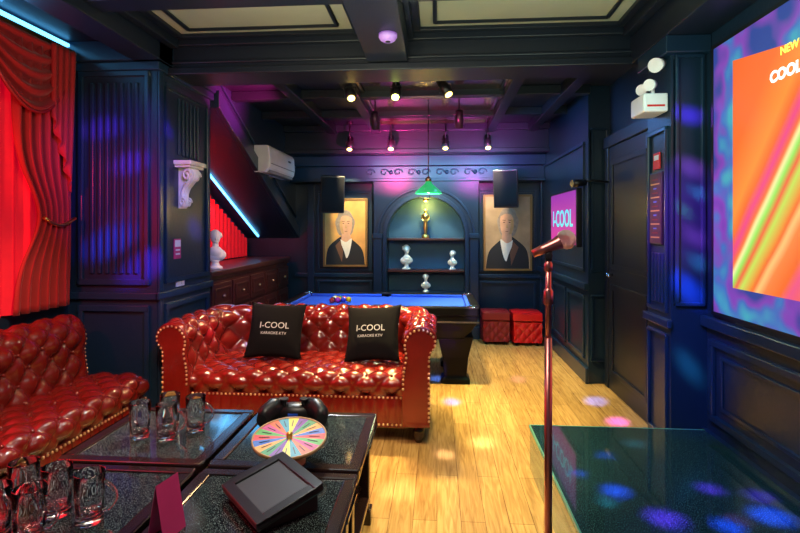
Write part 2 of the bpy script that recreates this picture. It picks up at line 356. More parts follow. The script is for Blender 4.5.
# ---------------------------------------------------------------- chesterfields
def tuft(a, b): return sqrt(abs(sin(pi*(a+b)/2))*abs(sin(pi*(a-b)/2)))
PRO = [(0, .36), (0, .44), (.012, .52), (.022, .59), (.012, .65), (.018, .70), (.05, .75), (.11, .777), (.17, .765), (.212, .73), (.225, .685), (.21, .64), (.185, .60), (.18, .5), (.18, .3), (.18, .12)]
def catmull(P, k=6):
    out = []
    for i in range(len(P)-1):
        p0 = P[max(i-1, 0)]; p1 = P[i]; p2 = P[i+1]; p3 = P[min(i+2, len(P)-1)]
        for j in range(k):
            t = j/k; out.append(tuple(.5*((2*p1[d])+(-p0[d]+p2[d])*t+(2*p0[d]-5*p1[d]+4*p2[d]-p3[d])*t*t+(-p0[d]+3*p1[d]-3*p2[d]+p3[d])*t**3) for d in (0, 1)))
    return out+[P[-1]]
QT = .62
def chesterfield(name, W, D, loc, rz, arms, label, mat, zk=1):
    E = empty(name, loc, label, 'sofa', rz)
    PC = catmull([(x, z if z < .5 else .5+(z-.5)*zk) for x, z in PRO]); PL = [0]
    for i in range(1, len(PC)): PL.append(PL[-1]+math.dist(PC[i], PC[i-1]))
    def prof(q):
        q = max(0, min(PL[-1]-1e-6, q))
        for i in range(1, len(PL)):
            if PL[i] >= q: break
        t = (q-PL[i-1])/(PL[i]-PL[i-1]); a, b = PC[i-1], PC[i]
        d = (b[0]-a[0], b[1]-a[1]); l = math.hypot(*d)
        return (a[0]+d[0]*t, a[1]+d[1]*t), (-d[1]/l, d[0]/l)
    yb = D-.225
    if arms:
        a = W/2-.225; r = .13; L1 = yb-r; La = pi*r/2; Lm = 2*(a-r); L = 2*L1+2*La+Lm
        def path(s):
            if s < L1: return (-a, s), (-1, 0)
            s -= L1
            if s < La:
                t = pi-s/r; return (-a+r+r*cos(t), yb-r+r*sin(t)), (cos(t), sin(t))
            s -= La
            if s < Lm: return (-a+r+s, yb), (0, 1)
            s -= Lm
            if s < La:
                t = pi/2-s/r; return (a-r+r*cos(t), yb-r+r*sin(t)), (cos(t), sin(t))
            s -= La
            return (a, yb-r-s), (1, 0)
    else:
        a = W/2; L = W
        def path(s): return (-a+s, yb), (0, 1)
    Nn = int(round(L/.085/2))*2; ua = L/Nn; ub = .085
    def surf(s, q, amp=.036):
        (p, nr) = path(s); (pr, pn) = prof(q)
        e = min(1, min(s, L-s)/.05); f = max(0, min(1, (QT-q)/.05))
        h = (tuft(s/ua, q/ub)-.55)*amp*e*f
        d = pr[0]+pn[0]*h; z = pr[1]+pn[1]*h
        return (p[0]+nr[0]*d, p[1]+nr[1]*d, z)
    nu = int(L/.011)
    mb = MB().grid(lambda u, v: surf(u*L, v*PL[-1]), nu, 84)
    mb.obj('backrest', mat, E)
    bm_ = MB().sph((0, 0, 0), .011, 8, 6); first = None
    def button(p):
        nonlocal first
        if first is None:
            first = bm_.obj('button', mat, E, loc=p)
        else:
            c = first.copy(); COL.objects.link(c); c.location = p; c.parent = E
    cnt = 0
    for i in range(1, Nn):
        for j in range(1, int(QT/ub)):
            if (i+j) % 2 == 0 and j <= 4 and cnt < 95:
                button(surf(i*ua, j*ub, .02)); cnt += 1
    x0 = -(a+.02); x1 = a+.02
    SP = catmull([(.045, .30), (.02, .34), (.012, .38), (.03, .425), (.08, .45), (.2, .455), (.4, .45), (yb+.04, .44)], 8)
    SL = [0]
    for i in range(1, len(SP)): SL.append(SL[-1]+math.dist(SP[i], SP[i-1]))
    def sprof(q):
        q = max(0, min(SL[-1]-1e-6, q))
        for i in range(1, len(SL)):
            if SL[i] >= q: break
        t = (q-SL[i-1])/(SL[i]-SL[i-1]); A, B = SP[i-1], SP[i]; d = (B[0]-A[0], B[1]-A[1]); l = math.hypot(*d)
        return A[0]+d[0]*t, A[1]+d[1]*t, -d[1]/l, d[0]/l
    def sseat(u, v):
        q = v*SL[-1]; y, z, ny, nz = sprof(q)
        h = (tuft(u*(x1-x0)/.085, q/.085)-.6)*.028
        return (x0+u*(x1-x0), y+ny*h, z+nz*h)
    MB().grid(sseat, int((x1-x0)/.012), 64).obj('seat', mat, E)
    for i in range(2, int((x1-x0)/.085)):
        for j in (2, 4, 6):
            if (i+j) % 2 == 0:
                p = sseat(i*.085/(x1-x0), j*.085/SL[-1]); button((p[0], p[1], p[2]+.006))
    mb = MB().grid(lambda u, v: (x0+u*(x1-x0), .035-.012*abs(sin(u*(x1-x0)/.07*pi))**.5*sin(pi*v), .11+.2*v), int((x1-x0)/.01), 8)
    mb.box(x0, x1, .04, D-.06, .10, .30)
    mb.obj('base', mat, E)
    nh = MB()
    k = int((x1-x0)/.028)
    for i in range(k+1):
        for z in (.125, .30): nh.sph((x0+(x1-x0)*i/k, .026, z), (.008, .006, .008), 6, 4)
    poly = [(0, .12)]+PC
    mx = sum(p[0] for p in poly)/len(poly); mz = .5
    for sx, xa in ((-1, -a), (1, a)):
        if arms:
            def P(p, k, y): return (xa+sx*(mx+(p[0]-mx)*k), y, mz+(p[1]-mz)*k)
        else:
            def P(p, k, y): return (xa+sx*(y*-1), yb+mx+(p[0]-mx)*k, mz+(p[1]-mz)*k)
        nP = len(poly); mbb = MB(); vs = []
        for k_, y_ in ((1, .0), (.985, -.012), (.95, -.018), (.88, -.016)): vs += [P(p, k_, y_) for p in poly]
        mbb.add(vs, [(r_*nP+i, r_*nP+(i+1) % nP, (r_+1)*nP+(i+1) % nP, (r_+1)*nP+i) for r_ in range(3) for i in range(nP)], 0, True)
        mbb.add(vs[3*nP:], [list(range(nP))], 0)
        mbb.obj('arm_front' if arms else 'side_panel', mat, E)
        acc = 0
        for i in range(1, nP):
            acc += math.dist(poly[i], poly[i-1])
            if acc > .026:
                acc = 0; nh.sph(P(poly[i], .91, -.022), .0085, 6, 4)
        if not arms:
            pb = MB(); pb.prism([(.05, .1), (yb+.02, .1), (yb+.02, .43), (.05, .43)], 'x', sorted((xa, xa+sx*.012))[0], sorted((xa, xa+sx*.012))[1]); pb.obj('side_panel', mat, E, bevel=.01)
            for i in range(24): nh.sph((xa+sx*.016, .07+i*.022, .41), .0075, 6, 4)
    o = nh.obj('nailhead_trim', 'brass', E); o['kind'] = 'stuff'
    for lx in (-W/2+.12, W/2-.12):
        for ly in (.08, D-.12):
            MB().lathe([(0, 0), (.022, 0), (.036, .03), (.038, .07), (.03, .11), (0, .11)], (lx, ly, 0), 14).obj('foot', 'darkwood', E)
    return E
chesterfield('chesterfield_sofa', 1.86, .88, (-.93, 3.2, 0), 0, True, 'oxblood red leather tufted two-seat sofa with rolled nail-studded arms', 'leather')
chesterfield('chesterfield_bench', 2.7, .64, (-1.855, 1.74, 0), pi/2, False, 'armless dark red tufted leather bench against curtained window wall', 'leatherd', 1.22)

# pillows
def cushion(loc, rot, label, sz=.41):
    E = empty('throw_pillow', loc, label, 'pillow', rot=rot, group='black throw pillows on the seating')
    def th(x, z):
        u = min(1, abs(x)/(sz/2)); v = min(1, abs(z)/(sz/2)); return .07*max(0, (1-u**2.4))**.55*max(0, (1-v**2.4))**.55
    def g(sg):
        def f(u, v):
            a = (u*2-1); b = (v*2-1); k = 1-.09*(1-abs(b)**2)*abs(a)**3; l = 1-.09*(1-abs(a)**2)*abs(b)**3
            x = a*sz/2*k; z = b*sz/2*l; return (x, sg*-.07*max(0, 1-abs(a)**2.4)**.55*max(0, 1-abs(b)**2.4)**.55, z)
        return f
    MB().grid(g(1), 22, 22).grid(g(-1), 22, 22).obj('cover', 'blackf', E)
    w = lambda dz: (lambda x, y, z: Vector((x, -th(x, y+dz)-.005+z, y+dz)))
    text('I-COOL', .062, 'txtw', E, None, warp=w(.02))
    text('KARAOKE KTV', .027, 'txtw', E, None, warp=w(-.035))
    return E
cushion((-1.17, 3.565, .655), (-.42, .04, .08), 'square black plush throw pillow with white lettering, leaning upright')
cushion((-.455, 3.54, .65), (-.45, -.08, -.16), 'square black plush throw pillow with white lettering, tilted in corner')

# ---------------------------------------------------------------- coffee tables
def coffee_table(loc):
    E = empty('coffee_table', loc, 'square dark wood coffee table with speckled black granite inset top', 'coffee table', group='square granite-topped coffee tables pushed together')
    h = .29
    mb = MB()
    for (a, b, c, d) in ((-h, h, -h, -h+.045), (-h, h, h-.045, h), (-h, -h+.045, -h+.045, h-.045), (h-.045, h, -h+.045, h-.045)): mb.box(a, b, c, d, .455, .50)
    mb.obj('top_frame', 'darkwood', E, bevel=.007)
    MB().box(-h+.045, h-.045, -h+.045, h-.045, .47, .494).obj('top_inset', 'gran', E)
    MB().box(-h+.02, h-.02, -h+.02, h-.02, .40, .455).box(-h+.008, h-.008, -h+.008, h-.008, .425, .437).obj('apron', 'darkwood', E, bevel=.006)
    MB().box(-h+.03, h-.03, -h+.03, h-.03, .10, .13).obj('lower_shelf', 'darkwood', E, bevel=.005)
    for sx in (-1, 1):
        for sy in (-1, 1):
            x = sx*(h-.055); y = sy*(h-.055)
            MB().box(x-.035, x+.035, y-.035, y+.035, .0, .07).box(x-.026, x+.026, y-.026, y+.026, .07, .36).box(x-.036, x+.036, y-.036, y+.036, .36, .40).obj('leg', 'darkwood', E, bevel=.005)
    MB().box(-h+.07, h-.07, -h+.06, h-.06, .14, .38).obj('drawer_box', 'darkwood', E, bevel=.006)
    return E
T = coffee_table((-.58, 2.13, 0))
for p in ((-1.19, 2.13, 0), (-1.19, 1.53, 0), (-.58, 1.53, 0)): copy_thing(T, p)

# mugs
def mug(loc, rz):
    E = empty('beer_mug', loc, 'empty clear glass beer mug with thick handle', 'mug', rz, 'clear glass beer mugs on the tables')
    MB().lathe([(0, 0), (.036, 0), (.040, .006), (.038, .03), (.041, .09), (.043, .15), (.0415, .153), (.040, .15), (.038, .09), (.035, .032), (.030, .020), (0, .016)], n=40, flute=.018, fn=10).obj('mug_body', 'glass', E)
    pts = [(.038, 0, .032)]+[(.042+.035*sin(pi*t)**.7, 0, .03+.09*t) for t in [i/12 for i in range(1, 12)]]+[(.040, 0, .123)]
    MB().tube(pts, .0065, 8).obj('handle', 'glass', E)
    return E
G = mug((-1.285, 2.08, .4945), 2.4)
for x, y, r in ((-1.21, 2.19, 1.6), (-1.16, 2.07, .3), (-1.08, 2.17, 0.1), (-1.29, 1.37, 3.6), (-1.18, 1.37, .2), (-1.20, 1.50, 3.0), (-1.07, 1.47, .2), (-1.33, 1.52, 2.6)):
    copy_thing(G, (x, y, .4945), r)

# spinner wheel
E = empty('prize_wheel', (-.565, 1.885, .4955), 'small multicoloured spinning game wheel on turned wooden stand', 'game wheel')
WZ = .102
MB().lathe([(0, 0), (.06, 0), (.062, .012), (.05, .022), (.03, .035), (.024, .055), (.03, .075), (.04, .082), (0, .085)]).obj('stand', 'wood', E)
cols = [(.6, .015, .01), (.005, .10, .5), (.75, .32, .01), (.01, .24, .05), (.15, .01, .28), (.75, .60, .03), (.02, .28, .38), (.65, .10, .005), (.5, .01, .16), (.06, .36, .03)]
wm = [pm('wheel_colour_%d' % i, c, .4, var=.02) for i, c in enumerate(cols)]
mb = MB(); nS = 20
for i in range(nS):
    a0 = 2*pi*i/nS; a1 = 2*pi*(i+1)/nS; am = (a0+a1)/2
    P = lambda a, r, z: (r*cos(a), r*sin(a), z)
    mb.add([P(a0, 0, 0), P(a0, .137, 0), P(am, .137, 0), P(a1, .137, 0)], [(0, 1, 2, 3)], i % 10)
wr = (radians(9), radians(2), 0)
mb.obj('wheel_face', wm, E, loc=(0, 0, WZ), rot=wr, fixn=False)
MB().lathe([(0, -.012), (.137, -.012), (.141, -.006), (.141, .004), (.136, .004), (.136, -.002), (0, -.002)], n=40).obj('wheel_rim', 'wood', E, loc=(0, 0, WZ), rot=wr)
MB().lathe([(.012, .0), (.012, .015), (.006, .022), (0, .022)], n=16).obj('hub', 'gold', E, loc=(0, 0, WZ), rot=wr)
RW = Matrix.Rotation(wr[1], 4, 'Y') @ Matrix.Rotation(wr[0], 4, 'X')
bar = None
for i in range(nS):
    a = 2*pi*(i+.5)/nS; p = RW @ Vector((.095*cos(a), .095*sin(a), .001)); p.z += WZ
    if bar is None:
        bar = MB().box(-.02, .02, -.0016, .0016, 0, .001).obj('printed_mark', 'black', E, loc=p); q = bar
    else:
        q = bar.copy(); COL.objects.link(q); q.location = p; q.parent = E
    q.rotation_euler = (RW @ Matrix.Rotation(a, 4, 'Z')).to_euler()

# black game controller
E = empty('game_controller', (-.66, 2.285, .4955), 'chunky black handheld game controller with blue label and thumbsticks', 'game controller', .1)
E.scale = (1.12, 1.12, 1.45)
mb = MB().sph((0, 0, .035), (.085, .045, .030), 20, 12)
mb.obj('controller_body', 'black', E)
for sx in (-1, 1):
    MB().tube([(sx*.05, .005, .045), (sx*.09, -.01, .045), (sx*.115, -.04, .034), (sx*.12, -.07, .026)], [.034, .036, .032, .022], 12).obj('grip', 'black', E)
    MB().lathe([(.010, 0), (.010, .016), (.018, .018), (.018, .024), (.010, .022), (0, .021)], (sx*.04, -.016, .058), 16).obj('thumbstick', 'black', E)
    MB().tube([(sx*.04, .03, .05), (sx*.075, .035, .05), (sx*.10, .02, .045)], .014, 8).obj('shoulder_trigger', 'black', E)
MB().box(-.02, .02, -.046, -.040, .026, .040).obj('blue_label', 'felt', E)
MB().tube([(.02*cos(t)+.03*t-.08, .055+.02*sin(t*1.7), .008+.012*abs(sin(t*.8))) for t in [i*.3 for i in range(20)]], .006, 6).obj('cable', 'black', E)

# tablet
E = empty('order_tablet', (-.535, 1.60, .4955), 'thick black framed tablet tilted on a wedge stand', 'tablet', rot=(0, 0, radians(-47)))
rt = (radians(13), 0, 0); TZ = .042
MB().box(-.145, .145, -.115, .115, 0, .022).obj('casing', 'black', E, bevel=.008, loc=(0, 0, TZ), rot=rt)
MB().frame('z', .022, 1, -.145, .145, -.115, .115, .034, .008).obj('bezel', 'black', E, bevel=.003, loc=(0, 0, TZ), rot=rt)
MB().box(-.111, .111, -.081, .081, .0215, .0235).obj('display', 'scr', E, loc=(0, 0, TZ), rot=rt)
MB().prism([(-.10, 0), (.10, 0), (.10, .060), (-.10, .016)], 'x', -.12, .12).obj('stand', 'black', E, bevel=.004)
# pink card
E = empty('table_card', (-.80, 1.43, .4945), 'pink folded paper tent card standing upright on table', 'card', 1.35)
MB().add([(-.045, -.03, 0), (.045, -.03, 0), (.045, 0, .16), (-.045, 0, .16), (-.045, .03, 0), (.045, .03, 0)], [(0, 1, 2, 3), (3, 2, 5, 4)]).obj('card_sheet', 'pink', E, solid=.002)

# ---------------------------------------------------------------- pool table
E = empty('pool_table', (-.535, 4.87, 0), 'black pool table with bright blue cloth behind the sofa', 'pool table')
E.scale = (1, 1, .95)
w, d = .90, .48
MB().box(-w+.06, w-.06, -d+.06, d-.06, .68, .71).obj('playing_bed', 'felt', E)
for (a, b, c, e) in ((-w+.1, -.05, -d+.06, -d+.10), (.05, w-.1, -d+.06, -d+.10), (-w+.1, -.05, d-.10, d-.06), (.05, w-.1, d-.10, d-.06), (-w+.06, -w+.10, -d+.1, d-.1), (w-.10, w-.06, -d+.1, d-.1)):
    MB().box(a, b, c, e, .70, .738).obj('cushion_rail', 'felt', E, bevel=.012)
mb = MB()
for (a, b, c, e) in ((-w, w, -d, -d+.06), (-w, w, d-.06, d), (-w, -w+.06, -d+.06, d-.06), (w-.06, w, -d+.06, d-.06)): mb.box(a, b, c, e, .66, .745)
mb.obj('top_rail', 'blackt', E, bevel=.012)
mb = MB()
vs = []
for z, k in ((.66, .99), (.60, .985), (.52, .93), (.45, .86), (.43, .86)):
    vs += [(-w*k, -d*k, z), (w*k, -d*k, z), (w*k, d*k, z), (-w*k, d*k, z)]
mb.add(vs, [(j*4+i, j*4+(i+1) % 4, j*4+4+(i+1) % 4, j*4+4+i) for j in range(4) for i in range(4)]+[(16, 17, 18, 19)])
mb.obj('table_body', 'blackt', E, bevel=.008)
MB().box(-w*.99, w*.99, -d-.002, -d+.01, .60, .615).obj('chrome_strip', 'chrome', E)
MB().box(w-.01, w+.002, -d, d, .60, .615).obj('chrome_strip', 'chrome', E)
for sx in (-1, 1):
    for sy in (-1, 1):
        x, y = sx*.70, sy*.28; vs = []
        for z, kx, ky in ((0, .13, .09), (.05, .13, .09), (.07, .10, .07), (.25, .115, .08), (.46, .16, .13)):
            vs += [(x-kx, y-ky, z), (x+kx, y-ky, z), (x+kx, y+ky, z), (x-kx, y+ky, z)]
        MB().add(vs, [(j*4+i, j*4+(i+1) % 4, j*4+4+(i+1) % 4, j*4+4+i) for j in range(4) for i in range(4)]+[(0, 1, 2, 3), (16, 17, 18, 19)]).obj('leg', 'blackt', E, bevel=.01)
for sx in (-1, 0, 1):
    for sy in (-1, 1):
        x = sx*(w-.055); y = sy*(d-.05)
        MB().lathe([(.045, .735), (.052, .748), (.036, .75), (.034, .70), (0, .70)], (x, y, 0), 18).obj('pocket', 'chrome' if sx else 'black', E)
bc = [(.8, .6, .02), (.02, .05, .5), (.7, .03, .02), (.3, .02, .4), (.9, .3, .02), (.02, .3, .08), (.3, .02, .02), (.01, .01, .01), (.9, .9, .85)]
bms = [pm('ball_colour_%d' % i, c, .1, coat=.6, var=0) for i, c in enumerate(bc)]
k = 0
for r in range(4):
    for q in range(r+1):
        b = MB().sph((0, 0, 0), .027, 16, 10).obj('billiard_ball', bms[k % 9], loc=(-.86-r*.05, 4.84+(q-r/2)*.056, .703)); k += 1
        tag(b, 'glossy coloured billiard ball racked on the blue cloth', 'ball', 'racked billiard balls')

# hanging lamp over pool table
E = empty('pendant_lamp', (-.085, 4.95, 1.74), 'green glass cone billiard pendant lamp on thin cord', 'pendant lamp')
MB().lathe([(.13, 0), (.125, .02), (.07, .07), (.035, .10), (.03, .12), (.028, .12), (.033, .098), (.068, .066), (.12, .016), (.126, 0)], n=28, flute=.02, fn=10).obj('lamp_shade', 'greenglass', E)
MB().sph((0, 0, .035), .028).obj('bulb', 'bulb', E)
MB().lathe([(.0, .12), (.03, .12), (.03, .15), (.008, .17), (0, .17)], n=16).obj('lamp_cap', 'brass', E)
MB().cyl((0, 0, .16), (0, 0, .92), .005, n=8).obj('cord', 'black', E)

# ---------------------------------------------------------------- speakers
M['grl'] = pm('speaker_grille', (.006, .006, .008), .8, bump=.6, scale=60, spec=.2)
def speaker(loc, rz, tilt, up):
    E = empty('wall_speaker', loc, 'black box loudspeaker on bracket, angled down into room', 'speaker', rot=(tilt, 0, rz), group='black loudspeakers on the back wall')
    MB().prism([(-.15, -.13), (.15, -.13), (.11, .10), (-.11, .10)], 'z', 0, .46).obj('cabinet', 'black', E, bevel=.01)
    MB().box(-.135, .135, -.14, -.128, .02, .44).obj('grille', 'grl', E, bevel=.004)
    MB().box(-.03, .03, .09, .30, .2, .26).box(-.06, .06, .27, .30, .12, .34).obj('bracket', 'black', E)
speaker((-1.33, 6.20, 1.60), .35, .14, 0); speaker((.87, 6.20, 1.66), -.35, .14, 0)

# ---------------------------------------------------------------- portraits
M['pback'] = pm('painting_backdrop', (.75, .34, .09), .5, scale=5, var=.5)
M['pback2'] = pm('painting_backdrop_umber', (.38, .25, .13), .5, scale=5, var=.6)
M['pcoat'] = pm('painted_dark_coat', (.01, .01, .012), .6, scale=20)
M['pskin'] = pm('painted_skin', (.62, .33, .19), .6, scale=14, var=.3)
M['phair'] = pm('painted_grey_hair', (.28, .22, .17), .6, scale=24, var=.5)
M['pshirt'] = pm('painted_white_cravat', (.75, .7, .58), .6, scale=20)
M['pline'] = pm('painted_shadow_brown', (.14, .06, .03), .6)
def portrait(x0, x1, z0, z1, flip, label, back):
    W_, H_ = x1-x0, z1-z0
    E = empty('portrait_painting', ((x0+x1)/2, YB-.05, z0), label, 'painting')
    MB().box(-W_/2, W_/2, 0, .022, 0, H_).obj('canvas', back, E)
    MB().frame('y', .022, -1, -W_/2-.02, W_/2+.02, -.02, H_+.02, .028, .035).obj('picture_frame', 'frame', E, bevel=.004)
    s = -1 if flip else 1
    def pl(name, pts, mat, layer):
        p = [(s*a*W_, b*H_) for a, b in pts]
        MB().prism(p, 'y', -.0012*layer, .0).obj(name, mat, E)
    def el(cx_, cz, rx, rz, n=26, a0=0, wob=0, k=5): return [(cx_+rx*cos(2*pi*i/n)*(1+wob*sin(k*2*pi*i/n)), cz+rz*sin(2*pi*i/n)*(1+wob*sin(k*2*pi*i/n))) for i in range(n)]
    cb = catmull([(-.47, .0), (-.46, .14), (-.40, .28), (-.24, .38), (-.06, .45), (.10, .42), (.27, .34), (.40, .25), (.46, .12), (.48, 0)], 5)
    pl('painted_coat', cb, 'pcoat', 1)
    def up(P): return [(a*1.22-.005, .40+(b-.44)*1.12) for a, b in P]
    pl('painted_hair', up(el(.0, .64, .19, .165, wob=.05)), 'phair', 2)
    pl('painted_neck', up([(-.08, .38), (.12, .38), (.10, .55), (-.06, .55)]), 'pskin', 3)
    pl('painted_cravat', up(catmull([(-.09, .44), (.02, .40), (.13, .45), (.12, .36), (.08, .24), (.03, .18), (-.01, .26), (-.07, .36)], 4)), 'pshirt', 4)
    pl('painted_face', up(catmull([(.01, .475), (.09, .50), (.13, .57), (.14, .66), (.12, .74), (.03, .775), (-.06, .75), (-.10, .68), (-.10, .59), (-.06, .51), (.01, .475)], 4)[:-1]), 'pskin', 5)
    pl('painted_fringe', up(catmull([(-.16, .62), (-.14, .78), (-.04, .83), (.08, .82), (.17, .72), (.12, .735), (.04, .76), (-.06, .75), (-.11, .70)], 4)), 'phair', 6)
    pl('painted_cheek_shadow', up([(-.10, .68), (-.05, .70), (-.045, .60), (-.02, .51), (-.06, .51), (-.10, .59)]), 'wood', 6)
    for ex in (-.03, .07):
        pl('painted_eye', up(el(ex, .655, .018, .007, 10)), 'pline', 7); pl('painted_brow', up([(ex-.03, .675), (ex+.03, .68), (ex+.025, .687), (ex-.025, .684)]), 'pline', 7)
    pl('painted_nose', up([(.015, .65), (.04, .59), (.01, .585), (.0, .592)]), 'wood', 7)
    pl('painted_mouth', up([(-.01, .546), (.05, .548), (.04, .541), (.0, .540)]), 'pline', 7)
    pl('painted_lapel', [(-.12, .38), (-.05, .22), (-.08, .05), (-.24, .30)], 'pline', 2)
portrait(-1.51, -.95, .90, 1.78, False, 'framed oil portrait of long-haired man in dark coat, orange backdrop', 'pback')
portrait(.63, 1.22, .86, 1.82, True, 'framed oil portrait of grey-haired man in black coat, umber backdrop', 'pback2')

# statues
def bust(loc, rz, label, mat, s=1):
    mb = MB().lathe([(0, 0), (.05, 0), (.05, .015), (.03, .025), (.025, .05), (.035, .06), (0, .062)], n=18)
    mb.sph((0, 0, .10), (.075, .042, .05)).sph((0, -.012, .12), (.05, .038, .045)).cyl((0, 0, .12), (0, -.004, .19), .024, .02)
    mb.sph((0, -.006, .225), (.034, .040, .047)).sph((0, .008, .24), (.040, .042, .042)).sph((0, -.047, .218), (.006, .010, .012)).sph((0, -.036, .195), (.014, .012, .010))
    for i in range(9):
        a = pi*i/8; mb.sph((.036*cos(a), .012+.028*sin(a), .235+.015*sin(i*2)), .014, 8, 6)
    mb.v = [(x*s, y*s, z*s) for x, y, z in mb.v]
    return tag(mb.obj('bust_sculpture', mat, loc=loc, rot=(0, 0, rz)), label, 'sculpture')
bust((-.40, 6.56, .86), .3, 'white plaster bust on lower niche shelf', 'ivory', 1.15)
bust((.20, 6.56, .86), -.4, 'small white plaster bust on lower niche shelf', 'ivory', .9)
bust((-.145, 6.5, zb), 0, 'white plaster bust on niche sill', 'ivory', .85)
bust((-2.06, 4.52, 1.02), .5, 'tall white plaster bust on the low panelled cabinet', 'ivory', 1.3)
mb = MB().lathe([(0, 0), (.05, 0), (.05, .03), (.035, .04), (.035, .05), (0, .05)], n=20)
mb.lathe([(.018, .05), (.024, .10), (.03, .16), (.024, .20), (.042, .27), (.046, .30), (.02, .32), (.013, .335), (0, .335)], n=20).sph((0, 0, .355), (.02, .022, .028))
mb.tube([(-.042, 0, .30), (-.045, -.015, .24), (-.01, -.035, .22)], .010).tube([(.042, 0, .30), (.045, -.015, .24), (.01, -.035, .22)], .010)
tag(mb.obj('trophy_statuette', 'gold', loc=(-.15, 6.54, 1.27)), 'gold standing figurine trophy on upper niche shelf', 'trophy')

# ottomans
def ottoman(x0, x1, y0, mat, label):
    w_ = (x1-x0); E = empty('cube_ottoman', ((x0+x1)/2, y0+w_/2, 0), label, 'ottoman', group='square tufted ottomans by the back wall')
    MB().box(-w_/2+.01, w_/2-.01, -w_/2+.01, w_/2-.01, .03, .28).obj('ottoman_body', mat, E, bevel=.015)
    mb = MB()
    def side(r):
        def f(u, v):
            x = (u-.5)*(w_-.02); z = .04+.24*v; y = -w_/2+.012-.014*tuft(u*6, v*4); c_, s_ = cos(r), sin(r)
            return (x*c_-y*s_, x*s_+y*c_, z)
        return f
    for r in (0, pi/2, -pi/2): mb.grid(side(r), 30, 20)
    mb.obj('tufted_sides', mat, E)
    mb = MB().grid(lambda u, v: ((u-.5)*w_, (v-.5)*w_, .385+.014*tuft(u*4, v*4)*(min(1, 12*u*(1-u))*min(1, 12*v*(1-v)))), 28, 28).box(-w_/2, w_/2, -w_/2, w_/2, .29, .385)
    mb.obj('lid_cushion', mat, E, bevel=.012)
    for sx in (-1, 1):
        for sy in (-1, 1): MB().cyl((sx*(w_/2-.05), sy*(w_/2-.05), 0), (sx*(w_/2-.05), sy*(w_/2-.05), .035), .018).obj('foot', 'black', E)
ottoman(.545, .875, 6.06, 'maroon', 'dark maroon tufted cube ottoman beside a brighter red one')
ottoman(.90, 1.25, 6.02, 'redott', 'bright red tufted cube ottoman beside a darker one')

# ---------------------------------------------------------------- platform, mic
E = empty('stage_platform', (1.03, 1.4, 0), 'low stage platform with polished dark stone top and glass side', 'platform')
MB().box(-.47, .48, -1.56, 1.55, 0, .225).obj('platform_body', pm('teal_riser', (.02, .07, .06), .3), E)
MB().box(-.49, .49, -1.57, 1.57, .225, .25).obj('platform_top', 'plat', E, bevel=.004)
MB().box(-.49, -.475, -1.56, 1.56, .0, .224).box(-.475, .48, 1.552, 1.565, 0, .224).obj('glass_riser', pm('greenish_glossy_glass', (.04, .18, .12), .05, coat=.6), E)
MB().box(-.494, -.486, -1.57, 1.57, .238, .251).box(-.486, .49, 1.566, 1.574, .238, .251).obj('edge_strip', pm('green_tinted_edge', (.08, .28, .22), .2, emis=(.1, .5, .4), es=.06), E)

E = empty('microphone_stand', (.405, 1.86, 0), 'rose metallic microphone stand with vintage style microphone on top', 'microphone stand')
MB().lathe([(0, 0), (.12, 0), (.12, .012), (.03, .022), (.018, .05), (0, .05)], n=32).obj('stand_base', 'copper', E)
MB().cyl((0, 0, .04), (0, 0, 1.0), .014).obj('lower_pole', 'copper', E)
MB().cyl((0, 0, .98), (0, 0, 1.30), .011).obj('upper_pole', 'copper', E)
MB().lathe([(.014, 1.12), (.018, 1.125), (.018, 1.17), (.012, 1.18)], n=20).obj('clutch', 'copper', E)
MB().lathe([(.009, 1.24), (.016, 1.245), (.016, 1.27), (.01, 1.28)], n=16).obj('collar', 'copper', E)
R = Matrix.Rotation(radians(66), 4, 'Y')
k_ = .9
MB().lathe([(a*k_, b*k_) for a, b in [(0, -.08), (.016, -.08), (.021, -.02), (.024, .02), (.029, .035), (.029, .04), (.0, .04)]], (0.01, 0, 1.335), 20, M4=R).obj('microphone_body', 'copper', E)
MB().lathe([(a*k_, b*k_) for a, b in [(.026, .035), (.038, .05), (.041, .07), (.030, .092), (.012, .102), (0, .103)]], (0.01, 0, 1.335), 20, M4=R).obj('microphone_grille', pm('mesh_grille', (.8, .5, .45), .35, 1, bump=1, scale=60), E)
MB().cyl((0, -.02, 1.30), (0, .02, 1.30), .012).box(-.012, .012, -.012, .012, 1.28, 1.32).obj('microphone_clip', 'black', E, bevel=.003)

